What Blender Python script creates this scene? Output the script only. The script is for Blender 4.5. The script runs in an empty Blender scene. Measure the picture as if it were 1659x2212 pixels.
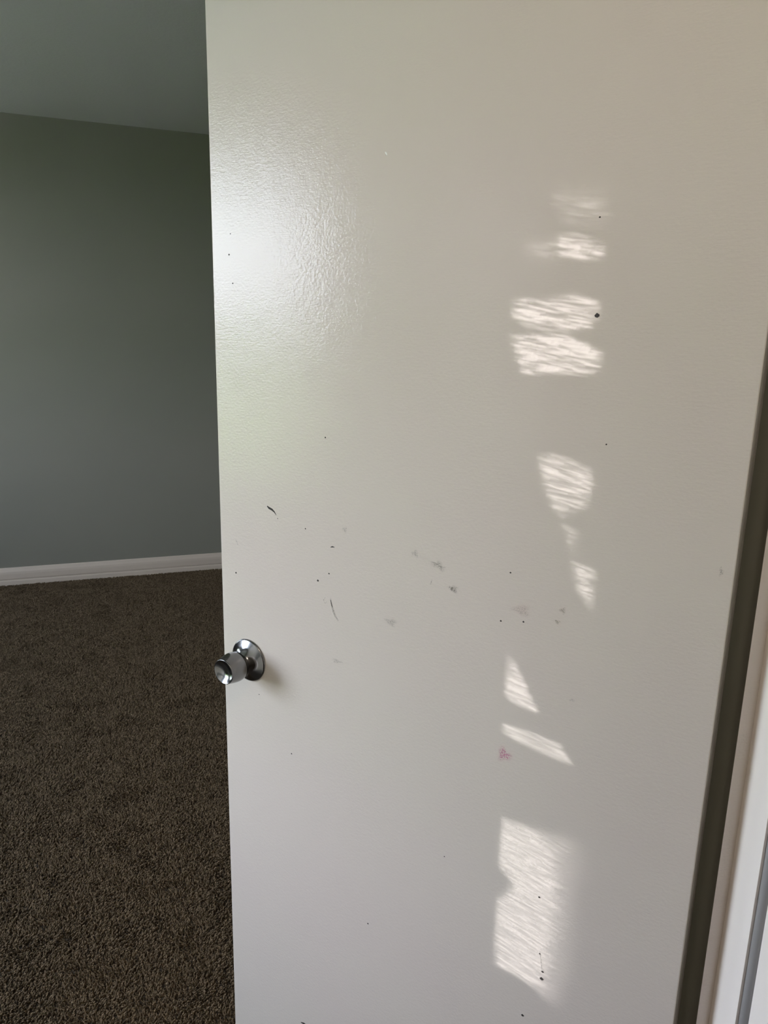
import bpy, bmesh, math, random
from mathutils import Vector, Matrix
random.seed(7)
S = bpy.context.scene
C = S.collection

# ------------------------------------------------------------------ camera
cam_d = bpy.data.cameras.new('camera')
cam = bpy.data.objects.new('camera', cam_d); C.objects.link(cam)
R_ = Vector((0.94469, -0.32723, 0.021715)); U_ = Vector((0.055223, 0.223994, 0.973025)); F_ = Vector((0.323268, 0.918012, -0.229676))
M_ = Matrix((R_, U_, -F_)).transposed().to_4x4(); M_.translation = (0, 0, 1.4049)
cam.matrix_world = M_
cam_d.sensor_fit = 'VERTICAL'; cam_d.sensor_height = 24.0
cam_d.lens = 1603.78 / 2212 * 24.0
cam_d.clip_start = 0.02; cam_d.clip_end = 200
S.camera = cam

# ------------------------------------------------------------------ light and exposure
S.view_settings.view_transform = 'Standard'; S.view_settings.look = 'None'
S.view_settings.gamma = 1; S.view_settings.use_curve_mapping = False
S.view_settings.exposure = 1.46

SKY = 7.0
w = bpy.data.worlds.new('sky'); S.world = w; w.use_nodes = True
nt = w.node_tree; nt.nodes.clear()
out = nt.nodes.new('ShaderNodeOutputWorld'); bg = nt.nodes.new('ShaderNodeBackground')
tc = nt.nodes.new('ShaderNodeTexCoord'); sx = nt.nodes.new('ShaderNodeSeparateXYZ'); cr = nt.nodes.new('ShaderNodeValToRGB')
nt.links.new(tc.outputs['Generated'], sx.inputs[0]); nt.links.new(sx.outputs['Z'], cr.inputs[0])
cr.color_ramp.elements[0].position = 0.0; cr.color_ramp.elements[0].color = (0.83, 0.90, 1.0, 1)
cr.color_ramp.elements[1].position = 0.8; cr.color_ramp.elements[1].color = (0.62, 0.75, 1.0, 1)
nt.links.new(cr.outputs[0], bg.inputs['Color']); bg.inputs['Strength'].default_value = SKY
nt.links.new(bg.outputs[0], out.inputs['Surface'])

XW = -2.0                                   # inner face of the window wall
SUN_AZ = Vector((2.42, -1.65, 0)).normalized(); SUN_EL = math.radians(11)
sun_dir = Vector((SUN_AZ.x*math.cos(SUN_EL), SUN_AZ.y*math.cos(SUN_EL), -math.sin(SUN_EL)))
sd = bpy.data.lights.new('sun', 'SUN'); sd.energy = 3.0; sd.angle = math.radians(0.035); sd.color = (1.0, 0.98, 1.0)
so = bpy.data.objects.new('sun', sd); C.objects.link(so)
so.rotation_euler = sun_dir.to_track_quat('-Z', 'Y').to_euler(); so.location = (-6, 5, 4)

def area(name, loc, look, sx_, sy_, energy, color, portal=False):
    d = bpy.data.lights.new(name, 'AREA'); d.shape = 'RECTANGLE'; d.size = sx_; d.size_y = sy_
    d.energy = energy; d.color = color
    if portal: d.cycles.is_portal = True
    o = bpy.data.objects.new(name, d); C.objects.link(o); o.location = loc
    o.rotation_euler = Vector(look).to_track_quat('-Z', 'Y').to_euler()
    return o
W1 = (1.00, 2.0, 0.76, 2.10)                # window_1: y0, y1, z0, z1
W3 = (3.30, 3.80, 0.76, 2.10)                # fill_window
W2 = (2.16, 2.62, 0.76, 2.25)               # gobo_window
area('window_portal', (XW-0.13, (W1[0]+W1[1])/2, (W1[2]+W1[3])/2), (1, 0, 0), W1[1]-W1[0], W1[3]-W1[2], 1, (1, 1, 1), True)
area('window_portal', (XW-0.13, (W3[0]+W3[1])/2, (W3[2]+W3[3])/2), (1, 0, 0), W3[1]-W3[0], W3[3]-W3[2], 1, (1, 1, 1), True)
hl = bpy.data.lights.new('hall_fill_light', 'POINT'); hl.energy = 5.5; hl.color = (1.0, 0.86, 0.70); hl.shadow_soft_size = 0.09  # added fill without a fixture, lifts the upper part of the door
ho = bpy.data.objects.new('hall_fill_light', hl); C.objects.link(ho); ho.location = (-0.1, -0.35, 2.28)

# ------------------------------------------------------------------ materials
def mat(name, col, rough=0.6, metal=0.0):
    m = bpy.data.materials.new(name); m.use_nodes = True
    b = m.node_tree.nodes['Principled BSDF']
    b.inputs['Base Color'].default_value = (*col, 1); b.inputs['Roughness'].default_value = rough; b.inputs['Metallic'].default_value = metal
    return m, m.node_tree, b
def noise(nt, scale, detail=2, rough=0.5, vec=None, stretch=None):
    n = nt.nodes.new('ShaderNodeTexNoise'); n.inputs['Scale'].default_value = scale
    n.inputs['Detail'].default_value = detail; n.inputs['Roughness'].default_value = rough
    t = nt.nodes.new('ShaderNodeTexCoord'); src = t.outputs['Object']
    if stretch:
        mp = nt.nodes.new('ShaderNodeMapping'); mp.inputs['Scale'].default_value = stretch[:3]
        if len(stretch) > 3: mp.inputs['Rotation'].default_value = stretch[3]
        nt.links.new(src, mp.inputs[0]); src = mp.outputs[0]
    nt.links.new(src, n.inputs['Vector'])
    return n
def bump(nt, b, h, strength, dist, prev=None):
    bp = nt.nodes.new('ShaderNodeBump'); bp.inputs['Strength'].default_value = strength; bp.inputs['Distance'].default_value = dist
    nt.links.new(h, bp.inputs['Height'])
    if prev: nt.links.new(prev, bp.inputs['Normal'])
    nt.links.new(bp.outputs[0], b.inputs['Normal']); return bp.outputs[0]
def tint(nt, b, fac, c1, c2, lo=0.35, hi=0.65):
    r = nt.nodes.new('ShaderNodeValToRGB'); r.color_ramp.elements[0].position = lo; r.color_ramp.elements[1].position = hi
    r.color_ramp.elements[0].color = (*c1, 1); r.color_ramp.elements[1].color = (*c2, 1)
    nt.links.new(fac, r.inputs[0]); nt.links.new(r.outputs[0], b.inputs['Base Color'])

m_door, nt, b = mat('door_paint', (0.62, 0.585, 0.535), 0.12)
b.inputs['Specular IOR Level'].default_value = 0.215
n0 = noise(nt, 3.0, 3); tint(nt, b, n0.outputs[0], (0.655, 0.592, 0.548), (0.66, 0.612, 0.552))
n1 = noise(nt, 260, 2, 0.5)                                        # orange peel of the roller
p1 = bump(nt, b, n1.outputs[0], 0.42, 0.0006)
n2 = noise(nt, 90, 3, 0.6, stretch=(1.0, 1.0, 6.0, (0, 0.12, 0)))         # long brush marks across the door
p2 = bump(nt, b, n2.outputs[0], 0.35, 0.0005, p1)
n3 = noise(nt, 38, 2, 0.5)
bump(nt, b, n3.outputs[0], 0.22, 0.001, p2)

m_trim, nt, b = mat('trim_paint', (0.90, 0.845, 0.80), 0.42)
bump(nt, b, noise(nt, 180, 2).outputs[0], 0.2, 0.0004)
m_base, nt, b = mat('baseboard_paint', (0.64, 0.54, 0.44), 0.5)
bump(nt, b, noise(nt, 180, 2).outputs[0], 0.2, 0.0004)
m_wall, nt, b = mat('wall_paint', (0.25, 0.265, 0.235), 0.7)
tint(nt, b, noise(nt, 1.2, 3).outputs[0], (0.235, 0.228, 0.185), (0.25, 0.238, 0.192))
bump(nt, b, noise(nt, 160, 3).outputs[0], 0.25, 0.001)
m_hall, nt, b = mat('hall_paint', (0.34, 0.33, 0.31), 0.7)
bump(nt, b, noise(nt, 160, 3).outputs[0], 0.25, 0.001)
m_ceil, nt, b = mat('ceiling_paint', (0.56, 0.545, 0.50), 0.9)
bump(nt, b, noise(nt, 90, 4).outputs[0], 0.5, 0.002)
m_floor, nt, b = mat('carpet_backing', (0.06, 0.045, 0.03), 0.95)
bump(nt, b, noise(nt, 300, 3).outputs[0], 0.6, 0.003)
m_pile, nt, b = mat('carpet_yarn', (0.09, 0.068, 0.05), 0.95)
oi = nt.nodes.new('ShaderNodeObjectInfo')
tint(nt, b, oi.outputs['Random'], (0.066, 0.047, 0.027), (0.25, 0.18, 0.112), 0.0, 1.0)
b.inputs['Specular IOR Level'].default_value = 0.1
m_metal, nt, b = mat('brushed_nickel', (0.235, 0.235, 0.24), 0.15, 1.0)
b.inputs['Anisotropic'].default_value = 0.85
tg = nt.nodes.new('ShaderNodeTangent'); tg.direction_type = 'RADIAL'; tg.axis = 'Z'
nt.links.new(tg.outputs[0], b.inputs['Tangent'])
m_strip, nt, b = mat('grey_vinyl', (0.42, 0.41, 0.41), 0.32, 0.2)
m_black, nt, b = mat('shoe_rubber_black', (0.03, 0.026, 0.024), 0.8)
m_white, nt, b = mat('chipped_white', (0.85, 0.86, 0.84), 0.5)
def smudge_mat(name, col, alpha):
    m, nt, b = mat(name, col, 0.5)
    n = noise(nt, 700, 2); r = nt.nodes.new('ShaderNodeMapRange')
    r.inputs['From Min'].default_value = 0.38; r.inputs['From Max'].default_value = 0.68; r.inputs['To Max'].default_value = alpha
    at = nt.nodes.new('ShaderNodeAttribute'); at.attribute_name = 'edge'
    mu = nt.nodes.new('ShaderNodeMath'); mu.operation = 'MULTIPLY'
    nt.links.new(n.outputs[0], r.inputs[0]); nt.links.new(r.outputs[0], mu.inputs[0]); nt.links.new(at.outputs['Fac'], mu.inputs[1])
    nt.links.new(mu.outputs[0], b.inputs['Alpha'])
    return m
m_faint_red = smudge_mat('faint_red_grime', (0.42, 0.24, 0.22), 0.4)
m_smudge = smudge_mat('grey_grime', (0.10, 0.085, 0.07), 0.5)
m_pink = smudge_mat('pink_crayon', (0.72, 0.25, 0.42), 0.95)
m_ochre = smudge_mat('ochre_grime', (0.30, 0.2, 0.1), 0.75)

# ------------------------------------------------------------------ mesh helpers
def link(name, bm, m, parent=None, smooth=False, kind=None):
    me = bpy.data.meshes.new(name); bm.normal_update(); bm.to_mesh(me); bm.free()
    me.materials.append(m)
    if smooth:
        for p in me.polygons: p.use_smooth = True
    o = bpy.data.objects.new(name, me); C.objects.link(o)
    if parent: o.parent = parent
    if kind: o['kind'] = kind
    return o
def box(bm, x0, x1, y0, y1, z0, z1, bev=0.0, seg=2):
    r = bmesh.ops.create_cube(bm, size=1.0)
    for v in r['verts']:
        v.co = Vector(((x0+x1)/2 + v.co.x*(x1-x0), (y0+y1)/2 + v.co.y*(y1-y0), (z0+z1)/2 + v.co.z*(z1-z0)))
    if bev > 0:
        es = list({e for v in r['verts'] for e in v.link_edges})
        bmesh.ops.bevel(bm, geom=es, offset=bev, segments=seg, affect='EDGES', profile=0.6)
def prism(bm, pts, a0, a1, axis):
    """extrude a 2D outline; axis 'x': pts=(y,z); axis 'z': pts=(x,y)"""
    def P(p, a): return (a, p[0], p[1]) if axis == 'x' else ((p[0], a, p[1]) if axis == 'y' else (p[0], p[1], a))
    lo = [bm.verts.new(P(p, a0)) for p in pts]; hi = [bm.verts.new(P(p, a1)) for p in pts]
    n = len(pts)
    for i in range(n): bm.faces.new((lo[i], lo[(i+1) % n], hi[(i+1) % n], hi[i]))
    bm.faces.new(lo[::-1]); bm.faces.new(hi)
    bmesh.ops.recalc_face_normals(bm, faces=bm.faces)
def lathe(bm, prof, n=96):
    rings = []
    for z, r in prof:
        if r < 1e-6: rings.append([bm.verts.new((0, 0, z))])
        else: rings.append([bm.verts.new((r*math.cos(2*math.pi*i/n), r*math.sin(2*math.pi*i/n), z)) for i in range(n)])
    for a, c in zip(rings, rings[1:]):
        for i in range(n):
            j = (i+1) % n
            if len(c) == 1: bm.faces.new((a[i], a[j], c[0]))
            elif len(a) == 1: bm.faces.new((a[0], c[j], c[i]))
            else: bm.faces.new((a[i], a[j], c[j], c[i]))
    bmesh.ops.recalc_face_normals(bm, faces=bm.faces)

# ------------------------------------------------------------------ room shell
YF, YD, YH, ZC = 4.4174, 0.576, 0.44, 2.44     # far wall, doorway wall (room face, hall face), ceiling
XR, XL = 1.9, XW                                 # room side walls
JX = 0.592                                       # hinge-side jamb face
OX = JX - 0.735                                  # latch-side jamb face
HX0, HY0 = -1.25, -1.7                           # hall extents
def wallbox(name, m, *a):
    bm = bmesh.new(); box(bm, *a); return link(name, bm, m, kind='structure')
wallbox('floor', m_floor, XW-0.15, XR+0.15, HY0-0.15, YF+0.15, -0.12, 0.0)
wallbox('ceiling', m_ceil, XW-0.15, XR+0.15, HY0-0.15, YF+0.15, ZC, ZC+0.12)
wallbox('wall_back', m_wall, XW-0.15, XR+0.15, YF, YF+0.12, 0, ZC)
wallbox('wall_right', m_wall, XR, XR+0.12, YH, YF, 0, ZC)
# window wall with two openings
bm = bmesh.new(); a, c = XW-0.15, XW
box(bm, a, c, YH, W1[0], 0, ZC)
box(bm, a, c, W1[0], W1[1], 0, W1[2]); box(bm, a, c, W1[0], W1[1], W1[3], ZC)
box(bm, a, c, W1[1], W2[0], 0, ZC)
box(bm, a, c, W2[0], W2[1], 0, W2[2]); box(bm, a, c, W2[0], W2[1], W2[3], ZC)
box(bm, a, c, W2[1], W3[0], 0, ZC)
box(bm, a, c, W3[0], W3[1], 0, W3[2]); box(bm, a, c, W3[0], W3[1], W3[3], ZC)
box(bm, a, c, W3[1], YF, 0, ZC)
link('wall_left', bm, m_wall, kind='structure')
# doorway wall (between the room and the hall)
bm = bmesh.new()
box(bm, XW, OX-0.02, YH, YD, 0, ZC); box(bm, OX-0.02, JX+0.02, YH, YD, 2.06, ZC); box(bm, JX+0.02, XR, YH, YD, 0, ZC)
link('wall_front', bm, m_wall, kind='structure')
# hall shell behind the camera
wallbox('wall_hall_left', m_hall, HX0-0.1, HX0, HY0, YH, 0, ZC)
wallbox('wall_hall_back', m_hall, HX0-0.1, JX+0.16, HY0-0.1, HY0, 0, ZC)

# baseboards: ogee profile (depth, height)
bp = [(0, 0), (0.014, 0), (0.014, 0.030), (0.0125, 0.034), (0.0125, 0.040), (0.014, 0.0435), (0.014, 0.071), (0.0125, 0.083), (0.009, 0.094), (0.0065, 0.103), (0.0035, 0.106), (0, 0.106)]
bm = bmesh.new(); prism(bm, [(YF-d, z) for d, z in bp], XL, XR, 'x'); link('baseboard_back', bm, m_base, kind='structure')
bm = bmesh.new(); prism(bm, [(XL+d, z) for d, z in bp], YD, YF-0.014, 'y'); link('baseboard_left', bm, m_base, kind='structure')
bm = bmesh.new(); prism(bm, [(XR-d, z) for d, z in bp], YD, YF-0.014, 'y'); link('baseboard_right', bm, m_base, kind='structure')

# ------------------------------------------------------------------ windows
def window(name, y0, y1, z0, z1, rail):
    x1 = XW-0.03; x0 = XW-0.09
    bm = bmesh.new(); f = 0.035
    box(bm, x0, x1, y0, y0+f, z0, z1, 0.003); box(bm, x0, x1, y1-f, y1, z0, z1, 0.003)
    box(bm, x0, x1, y0+f, y1-f, z0, z0+f, 0.003); box(bm, x0, x1, y0+f, y1-f, z1-f, z1, 0.003)
    if rail: box(bm, x0, x1, y0+f, y1-f, rail-0.05, rail+0.05, 0.003)
    o = link(name, bm, m_trim, kind='structure')
    bm = bmesh.new(); box(bm, XW-0.06, XW+0.03, y0-0.03, y1+0.03, z0-0.025, z0, 0.004); link('window_sill', bm, m_trim, o)
    return o
window('window_1', *W1, 1.36)
window('gobo_window', *W2, None)  # added opening, there only to carry the sun-shaping sheet
window('fill_window', *W3, 1.36)  # added opening, brings fill light to the far wall and carpet

# patches of sun shaped by the added cut-out film on gobo_window, as outlines on the door: (s from hinge, height), softness m, strength
patches = [
 ([(0.2058,1.5474),(0.1686,1.5433),(0.1654,1.5284),(0.1937,1.5303)], 0.016, 0.40),
 ([(0.2392,1.5019),(0.2039,1.505),(0.2051,1.4888),(0.2332,1.4915)], 0.010, 0.32),
 ([(0.2042,1.5086),(0.1847,1.5094),(0.1585,1.4984),(0.157,1.487),(0.1828,1.487),(0.2053,1.4906)], 0.004, 0.95),
 ([(0.2489,1.4466),(0.2145,1.4464),(0.1823,1.4521),(0.1572,1.4423),(0.1586,1.4314),(0.1671,1.4175),(0.1943,1.4163),(0.2335,1.4187),(0.2504,1.4287)], 0.004, 0.95),
 ([(0.249,1.4077),(0.2223,1.4111),(0.1914,1.4116),(0.1526,1.3956),(0.1531,1.3806),(0.1572,1.372),(0.2088,1.3707),(0.2354,1.3695),(0.247,1.3944)], 0.003, 1.0),
 ([(0.2111,1.2805),(0.1916,1.2836),(0.1536,1.2732),(0.1486,1.2572),(0.155,1.231),(0.1811,1.2183),(0.1896,1.2244),(0.2026,1.253)], 0.004, 0.85),
 ([(0.1771,1.2084),(0.1625,1.204),(0.1618,1.1762),(0.1692,1.1897)], 0.004, 0.45),
 ([(0.161,1.1673),(0.1387,1.161),(0.1393,1.1208),(0.1532,1.1366)], 0.005, 0.8),
 ([(0.2283,1.0363),(0.2226,1.0319),(0.188,0.9753),(0.1962,0.9751),(0.2263,0.9796),(0.2311,0.9873)], 0.0015, 0.85),
 ([(0.2311,0.9484),(0.1943,0.9484),(0.1606,0.946),(0.1431,0.9246),(0.175,0.9251),(0.2289,0.9335)], 0.0015, 0.75),
 ([(0.224,0.8194),(0.1851,0.8215),(0.1476,0.8121),(0.1439,0.7289),(0.1444,0.6504),(0.1501,0.5971),(0.1689,0.5973),(0.1949,0.6002),(0.22,0.5997),(0.2242,0.6453),(0.2242,0.6987),(0.2134,0.7131),(0.2044,0.7327),(0.2138,0.7405),(0.2253,0.7481),(0.2254,0.7908)], 0.004, 0.9),
]
HINGE = Vector((0.55648, 0.54195, 0)); TH = math.radians(53.0)
DD = Vector((-math.cos(TH), math.sin(TH), 0)); NN = Vector((-math.sin(TH), -math.cos(TH), 0))
XGOBO = XW-0.055
def sdist(p, poly):
    x, y = p; n = len(poly); best = 1e9; inside = False
    for i in range(n):
        x1, y1 = poly[i]; x2, y2 = poly[(i+1) % n]
        dx, dy = x2-x1, y2-y1; t = max(0, min(1, ((x-x1)*dx+(y-y1)*dy)/(dx*dx+dy*dy)))
        d = math.hypot(x-x1-t*dx, y-y1-t*dy); best = min(best, d)
        if (y1 > y) != (y2 > y) and x < (x2-x1)*(y-y1)/(y2-y1)+x1: inside = not inside
    return best if inside else -best
def to_door(y, z):           # film point -> where its sunbeam meets the door
    P = Vector((XGOBO, y, z)); k = (NN.dot(HINGE)-NN.dot(P))/NN.dot(sun_dir); Q = P+sun_dir*k
    return (Q-HINGE).dot(DD), Q.z
def gobo():  # added sheet, blocks the sun except through clear areas shaped like the patches
    y0, y1, z0, z1 = W2[0]+0.03, W2[1]-0.03, W2[2]+0.03, W2[3]-0.03
    NY, NZ = 150, 480
    verts, vals, faces = [], [], []
    for j in range(NZ+1):
        z = z0+(z1-z0)*j/NZ
        for i in range(NY+1):
            y = y0+(y1-y0)*i/NY
            verts.append((XGOBO, y, z)); q = to_door(y, z); v = 0.0
            if 0.08 < q[0] < 0.32:
                for poly, soft, st in patches:
                    zs = [p[1] for p in poly]
                    if min(zs)-0.03 < q[1] < max(zs)+0.03:
                        d = sdist(q, poly)
                        sf = soft
                        if poly is patches[-1][0]:                    # the big lower patch fades out towards the hinge
                            if q[0] < 0.175: sf = 0.004+0.45*(0.175-q[0])+ (0.006 if q[1] > 0.78 else 0)
                        v = max(v, st*max(0, min(1, 0.5+d/(2*sf))))
            vals.append(v)
    for j in range(NZ):
        for i in range(NY):
            a = j*(NY+1)+i; faces.append((a, a+1, a+NY+2, a+NY+1))
    me = bpy.data.meshes.new('gobo_sheet'); me.from_pydata(verts, [], faces)
    at = me.attributes.new('clear', 'FLOAT', 'POINT'); at.data.foreach_set('value', vals)
    m = bpy.data.materials.new('gobo_mask'); m.use_nodes = True; nt = m.node_tree; nt.nodes.clear()
    o_ = nt.nodes.new('ShaderNodeOutputMaterial'); tr = nt.nodes.new('ShaderNodeBsdfTransparent'); df = nt.nodes.new('ShaderNodeBsdfDiffuse')
    df.inputs['Color'].default_value = (0.16, 0.15, 0.14, 1)
    mx = nt.nodes.new('ShaderNodeMixShader'); av = nt.nodes.new('ShaderNodeAttribute'); av.attribute_name = 'clear'
    n = noise(nt, 60, 3, 0.65, stretch=(1, 1.2, 5.0, (math.radians(14), 0, 0))); r = nt.nodes.new('ShaderNodeMapRange')
    r.inputs['From Min'].default_value = 0.3; r.inputs['From Max'].default_value = 0.7; r.inputs['To Min'].default_value = 0.1; r.inputs['To Max'].default_value = 1.5
    nb = noise(nt, 210, 2, 0.5, stretch=(1, 0.8, 2.2, (math.radians(14), 0, 0))); rb = nt.nodes.new('ShaderNodeMapRange')
    rb.inputs['From Min'].default_value = 0.36; rb.inputs['From Max'].default_value = 0.62; rb.inputs['To Min'].default_value = 0.35; rb.inputs['To Max'].default_value = 1.3
    nt.links.new(nb.outputs[0], rb.inputs[0]); mb = nt.nodes.new('ShaderNodeMath'); mb.operation = 'MULTIPLY'
    tcz = nt.nodes.new('ShaderNodeTexCoord'); sz = nt.nodes.new('ShaderNodeSeparateXYZ'); nt.links.new(tcz.outputs['Object'], sz.inputs[0])
    tz = nt.nodes.new('ShaderNodeMapRange'); tz.inputs['From Min'].default_value = 1.50; tz.inputs['From Max'].default_value = 1.85; tz.inputs['To Min'].default_value = 0.5; tz.inputs['To Max'].default_value = 1.0
    nt.links.new(sz.outputs['Z'], tz.inputs[0]); ml = nt.nodes.new('ShaderNodeMix'); ml.data_type = 'FLOAT'; ml.inputs[2].default_value = 0.85
    nt.links.new(tz.outputs[0], ml.inputs[0]); nt.links.new(mb.outputs[0], ml.inputs[3])
    mu = nt.nodes.new('ShaderNodeMath'); mu.operation = 'MULTIPLY'; mu.use_clamp = True
    nt.links.new(n.outputs[0], r.inputs[0]); nt.links.new(r.outputs[0], mb.inputs[0]); nt.links.new(rb.outputs[0], mb.inputs[1]); nt.links.new(ml.outputs[0], mu.inputs[0]); nt.links.new(av.outputs['Fac'], mu.inputs[1])
    nt.links.new(mu.outputs[0], mx.inputs[0]); nt.links.new(df.outputs[0], mx.inputs[1]); nt.links.new(tr.outputs[0], mx.inputs[2])
    nt.links.new(mx.outputs[0], o_.inputs['Surface'])
    me.materials.append(m)
    o = bpy.data.objects.new('gobo_sheet', me); C.objects.link(o); o.parent = bpy.data.objects['gobo_window']
gobo()

# ------------------------------------------------------------------ door
door = None
bm = bmesh.new(); box(bm, 0, 0.711, -0.035, 0, 0.014, 2.03, 0.0012, 2)
door = link('door_1', bm, m_door, kind='structure')
door.location = HINGE; door.rotation_euler = (0, 0, math.pi-TH)
door['label'] = 'white painted flat flush door standing half open with scuffs'

knob = bpy.data.objects.new('door_knob', None); C.objects.link(knob); knob.parent = door
knob.location = (0.6575, 0, 0.9163); knob.rotation_euler = (-math.pi/2, 0, 0); knob['label'] = 'brushed silver tulip door knob'
bm = bmesh.new()
lathe(bm, [(-0.0002, 0.0), (-0.0002, 0.0335), (0.0012, 0.0338), (0.0026, 0.0333), (0.0034, 0.0318), (0.0048, 0.0288), (0.0068, 0.0250), (0.0092, 0.0212), (0.0120, 0.0178), (0.0150, 0.0150), (0.0170, 0.0138), (0.0175, 0.0)])
link('rose', bm, m_metal, knob, True)
bm = bmesh.new(); lathe(bm, [(0.0150, 0.0), (0.0150, 0.0118), (0.0205, 0.0118), (0.0205, 0)]); link('neck', bm, m_metal, knob, True)
bm = bmesh.new()
lathe(bm, [(0.0178, 0.0), (0.0178, 0.0135), (0.0190, 0.0165), (0.0215, 0.0195), (0.0245, 0.0214), (0.0285, 0.0226), (0.033, 0.0229), (0.038, 0.0225), (0.043, 0.0216), (0.048, 0.0205), (0.0525, 0.0194), (0.0538, 0.0191), (0.0543, 0.0186), (0.0541, 0.0180), (0.0520, 0.0150), (0.0497, 0.0110), (0.0480, 0.0065), (0.0474, 0.003), (0.0473, 0.0)])
link('knob_grip', bm, m_metal, knob, True)
# hinges on the far side (top and bottom), latch plate on the free edge
for z in (0.26, 1.83):
    bm = bmesh.new(); bmesh.ops.create_cone(bm, cap_ends=True, segments=24, radius1=0.0055, radius2=0.0055, depth=0.089)
    bmesh.ops.translate(bm, verts=bm.verts, vec=(-0.004, -0.038, z)); box(bm, -0.0015, 0.0, -0.033, -0.004, z-0.0445, z+0.0445)
    h = link('hinge', bm, m_metal, door); h['label'] = 'metal butt hinge'
bm = bmesh.new(); box(bm, 0.7108, 0.7122, -0.030, -0.005, 0.888, 0.945, 0.0004); box(bm, 0.712, 0.721, -0.024, -0.011, 0.906, 0.927, 0.003); link('latch', bm, m_metal, door)

# marks on the door face: ribbons and soft smudges, each a thin part of its own
def ribbon(name, pts, widths, m, y=0.0002, label=None):
    bm = bmesh.new(); L = []; n = len(pts)
    for i, (s, z) in enumerate(pts):
        a = pts[max(0, i-1)]; c = pts[min(n-1, i+1)]; t = Vector((c[0]-a[0], c[1]-a[1])).normalized(); q = Vector((-t.y, t.x))*widths[i]/2
        L.append([bm.verts.new((s+q.x, k, z+q.y)) for k in (y,)] + [bm.verts.new((s-q.x, k, z-q.y)) for k in (y,)])
    for a, c in zip(L, L[1:]): bm.faces.new((a[0], a[1], c[1], c[0]))
    bmesh.ops.recalc_face_normals(bm, faces=bm.faces)
    o = link(name, bm, m, door)
    at = o.data.attributes.new('edge', 'FLOAT', 'POINT'); at.data.foreach_set('value', [1.0]*len(o.data.vertices))
    if label: o['label'] = label
def blob(name, s, z, rs, rz, m, rot=0.0, label=None, n=20):
    me = bpy.data.meshes.new(name); vs = [(s, 0.0002, z)]; val = [1.0]; fs = []
    for k, (q, e) in enumerate(((0.5, 0.8), (1.0, 0.0))):
        for i in range(n):
            a = 2*math.pi*i/n; jit = 1+0.28*math.sin(3*a+s*900)+0.15*math.sin(5*a+z*700)
            x = math.cos(a)*rs*q*jit; y = math.sin(a)*rz*q*jit
            vs.append((s+x*math.cos(rot)-y*math.sin(rot), 0.0002, z+x*math.sin(rot)+y*math.cos(rot))); val.append(e)
    for i in range(n):
        j = (i+1) % n; fs += [(0, 1+j, 1+i), (1+i, 1+j, 1+n+j, 1+n+i)]
    me.from_pydata(vs, [], fs); me.materials.append(m)
    at = me.attributes.new('edge', 'FLOAT', 'POINT'); at.data.foreach_set('value', val)
    o = bpy.data.objects.new(name, me); C.objects.link(o); o.parent = door
    if label: o['label'] = label
ribbon('scuff_mark', [(0.6153, 1.1653), (0.6118, 1.1631), (0.6057, 1.1613), (0.6013, 1.1585), (0.5979, 1.1543)], [0.0013, 0.00325, 0.00325, 0.00195, 0.00065], m_black, label='short curved black scuff on the door')
ribbon('scuff_mark', [(0.5791, 1.2742), (0.5741, 1.2727), (0.5691, 1.2707)], [0.00052, 0.00104, 0.00052], m_smudge, label=None)
ribbon('scuff_mark', [(0.5002, 1.1244), (0.497, 1.1256), (0.4931, 1.1257)], [0.00065, 0.00195, 0.00065], m_black, label=None)
ribbon('scuff_mark', [(0.6798, 1.1047), (0.6771, 1.1016), (0.6753, 1.0969)], [0.0013, 0.00195, 0.00097], m_smudge, label=None)
ribbon('scuff_mark', [(0.4997, 1.0506), (0.4972, 1.0409), (0.4947, 1.0334), (0.4915, 1.0273), (0.4858, 1.0212)], [0.00162, 0.0026, 0.0039, 0.00325, 0.0013], m_smudge, label='long grey scratch on the door')
ribbon('scuff_mark', [(0.4997, 1.0485), (0.4981, 1.0435), (0.4964, 1.0384)], [0.00065, 0.00117, 0.00065], m_black, label=None)
ribbon('scuff_mark', [(0.5087, 1.0506), (0.5119, 1.0458), (0.5095, 1.0416), (0.5054, 1.0446)], [0.00065, 0.0013, 0.00156, 0.00065], m_smudge, label=None)
ribbon('scuff_mark', [(0.3429, 1.1338), (0.3349, 1.133), (0.3295, 1.1298), (0.321, 1.1303)], [0.00065, 0.0013, 0.0013, 0.00065], m_smudge, label=None)
ribbon('scuff_mark', [(0.3153, 1.1075), (0.3107, 1.1049), (0.3059, 1.1005)], [0.00195, 0.00585, 0.0013], m_smudge, label=None)
ribbon('scuff_mark', [(0.3417, 1.1044), (0.3405, 1.1083), (0.3399, 1.1108)], [0.00195, 0.0013, 0.00097], m_smudge, label=None)
blob('smudge', 0.3654, 1.1399, 0.0054, 0.00522, m_smudge, 0, None)
blob('smudge', 0.3315, 1.1306, 0.0111, 0.0058, m_smudge, 0.3, None)
blob('smudge', 0.3088, 1.1053, 0.0077, 0.00522, m_smudge, 0, None)
blob('smudge', 0.4762, 1.1531, 0.0047, 0.00464, m_smudge, 0, None)
blob('smudge', 0.4876, 0.9605, 0.0097, 0.00348, m_smudge, 0, None)
blob('smudge', 0.1497, 1.005, 0.0037, 0.00232, m_smudge, 0, None)
blob('smudge', 0.0122, 1.186, 0.0025, 0.00522, m_smudge, 0, None)
blob('smudge', 0.3989, 1.04, 0.0101, 0.0058, m_smudge, 0, None)
blob('smudge', 0.2183, 1.0983, 0.0124, 0.00754, m_faint_red, 0, 'faint reddish smudge on the door')
blob('smudge', 0.2284, 0.9072, 0.0103, 0.00986, m_pink, 0, 'pink crayon smudge on the door')
blob('smudge', 0.1691, 1.1091, 0.0042, 0.00406, m_ochre, 0, None)
blob('smudge', 0.1745, 1.0944, 0.0037, 0.0029, m_ochre, 0, None)
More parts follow.
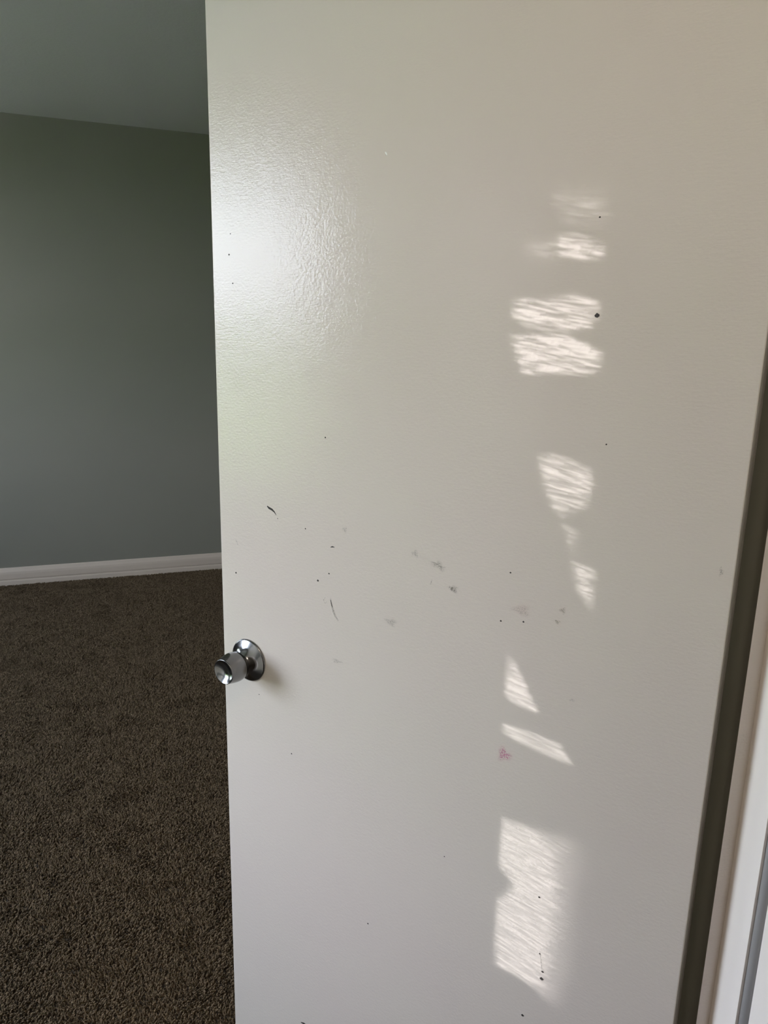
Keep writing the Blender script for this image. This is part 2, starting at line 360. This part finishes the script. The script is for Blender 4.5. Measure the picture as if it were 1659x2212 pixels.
ribbon('speck', [(0.1561, 1.4309), (0.1586, 1.4309), (0.1611, 1.4301)], [0.00151, 0.00504, 0.00176], m_black)
ribbon('speck', [(0.6790, 1.0522), (0.6806, 1.0522), (0.6822, 1.0517)], [0.00094, 0.00312, 0.00109], m_black)
ribbon('speck', [(0.5202, 1.0723), (0.5219, 1.0723), (0.5236, 1.0718)], [0.00101, 0.00336, 0.00118], m_black)
ribbon('speck', [(0.5012, 1.0863), (0.5024, 1.0863), (0.5036, 1.0859)], [0.00072, 0.00240, 0.00084], m_black)
ribbon('speck', [(0.2424, 1.079), (0.2436, 1.0790), (0.2448, 1.0786)], [0.00072, 0.00240, 0.00084], m_black)
ribbon('speck', [(0.2139, 1.0847), (0.2151, 1.0847), (0.2163, 1.0843)], [0.00072, 0.00240, 0.00084], m_black)
ribbon('speck', [(0.1632, 1.5253), (0.1642, 1.5253), (0.1652, 1.5250)], [0.00058, 0.00192, 0.00067], m_black)
ribbon('speck', [(0.1553, 0.6154), (0.1577, 0.6154), (0.1601, 0.6147)], [0.00144, 0.00480, 0.00168], m_black)
ribbon('speck', [(0.1557, 0.6263), (0.1573, 0.6263), (0.1589, 0.6258)], [0.00094, 0.00312, 0.00109], m_black)
ribbon('speck', [(0.1617, 0.6505), (0.1628, 0.6505), (0.1639, 0.6502)], [0.00065, 0.00216, 0.00076], m_black)
ribbon('speck', [(0.1769, 0.5454), (0.1788, 0.5454), (0.1807, 0.5448)], [0.00115, 0.00384, 0.00134], m_black)
ribbon('speck', [(0.4249, 0.5572), (0.4262, 0.5572), (0.4275, 0.5568)], [0.00079, 0.00264, 0.00092], m_black)
ribbon('speck', [(0.6773, 1.51), (0.6786, 1.5100), (0.6799, 1.5096)], [0.00079, 0.00264, 0.00092], m_black)
ribbon('speck', [(0.6717, 1.4721), (0.6728, 1.4721), (0.6739, 1.4718)], [0.00065, 0.00216, 0.00076], m_black)
ribbon('speck', [(0.2341, 1.1408), (0.2352, 1.1408), (0.2363, 1.1405)], [0.00065, 0.00216, 0.00076], m_black)
ribbon('speck', [(0.5945, 1.15), (0.5953, 1.1500), (0.5961, 1.1498)], [0.00047, 0.00156, 0.00055], m_black)
ribbon('speck', [(0.5085, 1.2736), (0.5097, 1.2736), (0.5109, 1.2732)], [0.00072, 0.00240, 0.00084], m_black)
ribbon('speck', [(0.1681, 0.7309), (0.1694, 0.7309), (0.1707, 0.7305)], [0.00079, 0.00264, 0.00092], m_black)
ribbon('speck', [(0.5431, 1.1433), (0.5442, 1.1433), (0.5453, 1.1430)], [0.00065, 0.00216, 0.00076], m_black)
ribbon('speck', [(0.6741, 1.5368), (0.675, 1.5368), (0.6759, 1.5365)], [0.00054, 0.00180, 0.00063], m_black)
ribbon('speck', [(0.3034, 0.7277), (0.3043, 0.7277), (0.3052, 0.7274)], [0.00054, 0.00180, 0.00063], m_black)
ribbon('speck', [(0.1363, 1.3006), (0.1372, 1.3006), (0.1381, 1.3003)], [0.00054, 0.00180, 0.00063], m_black)
ribbon('speck', [(0.6366, 0.864), (0.6375, 0.8640), (0.6384, 0.8637)], [0.00054, 0.00180, 0.00063], m_black)
ribbon('speck', [(0.5715, 0.7855), (0.5727, 0.7855), (0.5739, 0.7851)], [0.00072, 0.00240, 0.00084], m_black)
ribbon('paint_chip', [(0.4236, 1.6128), (0.4223, 1.6112), (0.4209, 1.6091)], [0.00065, 0.00195, 0.00097], m_white, label='tiny bright paint nick')
ribbon('paint_chip', [(0.4229, 1.6103), (0.4222, 1.6092), (0.4216, 1.6086)], [0.00065, 0.00097, 0.00065], m_smudge, label=None)
ribbon('paint_chip', [(0.5569, 0.295), (0.55, 0.2965), (0.543, 0.2963)], [0.0013, 0.0039, 0.00195], m_black, label='dark chip low on the door')
ribbon('scuff_mark', [(0.163, 0.6539), (0.16, 0.6381), (0.1579, 0.6266)], [0.00065, 0.0013, 0.00097], m_smudge, label=None)

# ------------------------------------------------------------------ doorway trim on the hinge side
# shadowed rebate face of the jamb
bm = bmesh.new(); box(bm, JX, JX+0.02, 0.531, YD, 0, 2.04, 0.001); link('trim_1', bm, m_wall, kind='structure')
# narrow stop strip that turns its face to the hall
bm = bmesh.new(); prism(bm, [(0.5735, 0.5263), (0.5742, 0.5262), (JX, 0.5262), (JX, 0.5412)], 0, 2.04, 'z'); link('trim_2', bm, m_door, kind='structure')
# deep white side panel running on towards the hall, with the grey bead let into it
bm = bmesh.new(); box(bm, JX, JX+0.03, 0.4925, 0.5264, 0, ZC, 0.0003, 2); box(bm, JX, JX+0.03, 0.30, 0.4775, 0, ZC, 0.0015, 3)
box(bm, JX+0.006, JX+0.03, 0.4770, 0.4930, 0, ZC); t3 = link('trim_3', bm, m_trim, kind='structure')
bm = bmesh.new()
prism(bm, [(JX+0.0058, 0.4780), (JX+0.0058, 0.4920)] + [(JX+0.0058-0.0068*math.sin(math.pi*i/12), 0.485+0.0066*math.cos(math.pi*i/12)) for i in range(1, 12)], 0, ZC, 'z')
s_ = link('edge_strip', bm, m_strip, t3, True); s_['label'] = 'rounded grey strip set in the white jamb'
wallbox('wall_hall_right', m_trim, JX+0.001, JX+0.12, HY0, 0.2998, 0, ZC)
# latch-side jamb, its stop, head jamb
bm = bmesh.new(); box(bm, OX-0.02, OX, YH, YD, 0, 2.06, 0.001); box(bm, OX, OX+0.011, 0.49, 0.524, 0, 2.04, 0.001); link('trim_4', bm, m_trim, kind='structure')
bm = bmesh.new(); box(bm, OX, JX, YH, YD, 2.04, 2.06, 0.001); box(bm, OX, JX-0.02, 0.49, 0.524, 2.029, 2.04, 0.001); link('trim_5', bm, m_trim, kind='structure')
bm = bmesh.new(); box(bm, OX-0.075, OX-0.006, YH-0.016, YH, 0, 2.12, 0.003); link('trim_6', bm, m_trim, kind='structure')

# ------------------------------------------------------------------ carpet pile
def tuft(k):
    rr = random.Random(40+k); bm = bmesh.new(); h = 0.0085+0.003*rr.random(); lean = 0.005*rr.random()+0.0015
    rings = []
    for q, rad in ((0, 0.0012), (0.35, 0.0019), (0.75, 0.0021), (1.0, 0.0010)):
        a0 = q*2.5; x = lean*q*q
        rings.append([bm.verts.new((x+rad*math.cos(a0+i*2*math.pi/4), rad*0.75*math.sin(a0+i*2*math.pi/4), h*q*(1-0.15*q))) for i in range(4)])
    for a, c in zip(rings, rings[1:]):
        for i in range(4): bm.faces.new((a[i], a[(i+1) % 4], c[(i+1) % 4], c[i]))
    bm.faces.new(rings[-1])
    me = bpy.data.meshes.new('tuft'); bm.to_mesh(me); bm.free(); me.materials.append(m_pile)
    return me
def carpet():
    # base sheet covers what the doorway can show; pile is scattered over it by geometry nodes
    bm = bmesh.new()
    vs = [bm.verts.new(p) for p in ((XL+0.016, 0.60, 0.001), (XR-0.016, 0.60, 0.001), (XR-0.016, YF-0.016, 0.001), (XL+0.016, YF-0.016, 0.001))]
    bm.faces.new(vs); cp = link('carpet', bm, m_floor)
    cp['label'] = 'dark brown cut pile carpet covering the floor of the dim room'; cp['category'] = 'carpet'
    pl = bpy.data.objects.new('pile', cp.data.copy()); C.objects.link(pl); pl.parent = cp; pl['kind'] = 'stuff'
    # meshes of the tufts kept in one hidden-from-scene collection used only by the nodes
    col = bpy.data.collections.new('tufts')
    for k in range(6):
        o = bpy.data.objects.new('tuft', tuft(k)); col.objects.link(o)
    # scatter area mesh weights: a density attribute is not needed, two regions are enough
    g = bpy.data.node_groups.new('pile', 'GeometryNodeTree')
    g.interface.new_socket('Geometry', in_out='INPUT', socket_type='NodeSocketGeometry'); g.interface.new_socket('Geometry', in_out='OUTPUT', socket_type='NodeSocketGeometry')
    N = g.nodes; Lk = g.links
    gi = N.new('NodeGroupInput'); go = N.new('NodeGroupOutput')
    ds = N.new('GeometryNodeDistributePointsOnFaces'); ds.inputs['Density'].default_value = 90000
    # density only where the camera side of the doorway can look
    pos = N.new('GeometryNodeInputPosition'); sp = N.new('ShaderNodeSeparateXYZ'); Lk.new(pos.outputs[0], sp.inputs[0])
    def cmp(op, a, bval):
        c_ = N.new('FunctionNodeCompare'); c_.data_type = 'FLOAT'; c_.operation = op; Lk.new(a, c_.inputs[0]); c_.inputs[1].default_value = bval; return c_.outputs[0]
    dl = N.new('GeometryNodeDeleteGeometry'); dl.domain = 'POINT'
    mm = N.new('ShaderNodeMath'); mm.operation = 'MULTIPLY_ADD'; Lk.new(sp.outputs['Y'], mm.inputs[0]); mm.inputs[1].default_value = 0.19; mm.inputs[2].default_value = 0.16
    df = N.new('ShaderNodeMath'); df.operation = 'SUBTRACT'; Lk.new(sp.outputs['X'], df.inputs[0]); Lk.new(mm.outputs[0], df.inputs[1])
    m2 = N.new('ShaderNodeMath'); m2.operation = 'MULTIPLY_ADD'; Lk.new(sp.outputs['Y'], m2.inputs[0]); m2.inputs[1].default_value = 0.20; m2.inputs[2].default_value = 0.20
    sm = N.new('ShaderNodeMath'); sm.operation = 'ADD'; Lk.new(sp.outputs['X'], sm.inputs[0]); Lk.new(m2.outputs[0], sm.inputs[1])
    orr = N.new('FunctionNodeBooleanMath'); orr.operation = 'OR'
    Lk.new(cmp('GREATER_THAN', df.outputs[0], 0.0), orr.inputs[0]); Lk.new(cmp('LESS_THAN', sm.outputs[0], 0.0), orr.inputs[1])
    o2 = N.new('FunctionNodeBooleanMath'); o2.operation = 'OR'; Lk.new(orr.outputs[0], o2.inputs[0]); Lk.new(cmp('LESS_THAN', sp.outputs['Y'], 1.15), o2.inputs[1])
    Lk.new(o2.outputs[0], dl.inputs['Selection'])
    ci = N.new('GeometryNodeCollectionInfo'); ci.inputs['Collection'].default_value = col; ci.inputs['Separate Children'].default_value = True; ci.inputs['Reset Children'].default_value = True
    ins = N.new('GeometryNodeInstanceOnPoints'); ins.inputs['Pick Instance'].default_value = True
    # lean direction: coherent patches (vacuum / tread marks) plus random turn
    nz = N.new('ShaderNodeTexNoise'); nz.inputs['Scale'].default_value = 9.0; nz.inputs['Detail'].default_value = 2
    r1 = N.new('ShaderNodeMath'); r1.operation = 'MULTIPLY'; Lk.new(nz.outputs[0], r1.inputs[0]); r1.inputs[1].default_value = 14
    rv = N.new('FunctionNodeRandomValue'); rv.data_type = 'FLOAT'; rv.inputs[2].default_value = -1.7; rv.inputs[3].default_value = 1.7
    ad = N.new('ShaderNodeMath'); ad.operation = 'ADD'; Lk.new(r1.outputs[0], ad.inputs[0]); Lk.new(rv.outputs[1], ad.inputs[1])
    cx = N.new('ShaderNodeCombineXYZ'); Lk.new(ad.outputs[0], cx.inputs['Z'])
    rs = N.new('FunctionNodeRandomValue'); rs.data_type = 'FLOAT'; rs.inputs[2].default_value = 0.6; rs.inputs[3].default_value = 1.2; rs.inputs['Seed'].default_value = 5
    Lk.new(gi.outputs[0], ds.inputs[0]); Lk.new(ds.outputs['Points'], dl.inputs[0]); Lk.new(dl.outputs[0], ins.inputs['Points'])
    Lk.new(ci.outputs[0], ins.inputs['Instance']); Lk.new(cx.outputs[0], ins.inputs['Rotation']); Lk.new(rs.outputs[1], ins.inputs['Scale'])
    jn = N.new('GeometryNodeJoinGeometry'); Lk.new(ins.outputs[0], jn.inputs[0]); Lk.new(jn.outputs[0], go.inputs[0])
    md = pl.modifiers.new('pile', 'NODES'); md.node_group = g
carpet()

# ------------------------------------------------------------------ outside the window (what the gloss of the door mirrors)
m_lawn, nt, b = mat('lawn', (0.16, 0.26, 0.06), 0.9)
tint(nt, b, noise(nt, 4, 4).outputs[0], (0.10, 0.20, 0.04), (0.24, 0.34, 0.09))
m_leaf, nt, b = mat('hedge_leaf', (0.30, 0.46, 0.10), 0.7)
m_bounce, nt, b = mat('pale_bounce', (0.80, 0.75, 0.67), 0.9)
bump(nt, b, noise(nt, 60, 3).outputs[0], 0.3, 0.003)
wallbox('bounce_slab', m_bounce, -5.5, XW-0.16, -6, 9, -0.52, -0.46)  # added bounce surface, throws skylight up to the ceiling and door top
wallbox('ground', m_lawn, -40, XW-0.16, -30, 40, -0.6, -0.5)
def hedge():
    rr = random.Random(3); bm = bmesh.new()
    for k in range(5200):
        x = -7.4+rr.gauss(0, 0.28); y = rr.uniform(-6, 9); z = rr.uniform(-0.5, 1.15+0.12*math.sin(y*1.7)+0.08*math.sin(y*4.1))
        a, e = rr.uniform(0, 6.28), rr.uniform(-1, 1); s = rr.uniform(0.05, 0.11)
        t = Vector((math.cos(a), math.sin(a), e)).normalized(); q = t.orthogonal().normalized()*s*0.5; p = Vector((x, y, z))
        v = [bm.verts.new(p-t*s), bm.verts.new(p+q), bm.verts.new(p+t*s), bm.verts.new(p-q)]; bm.faces.new(v)
    box(bm, -7.55, -7.25, -6, 9, -0.5, 0.95)
    o = link('hedge', bm, m_leaf); o['label'] = 'clipped green hedge outside the room window'; o['category'] = 'hedge'; o['kind'] = 'stuff'
hedge()
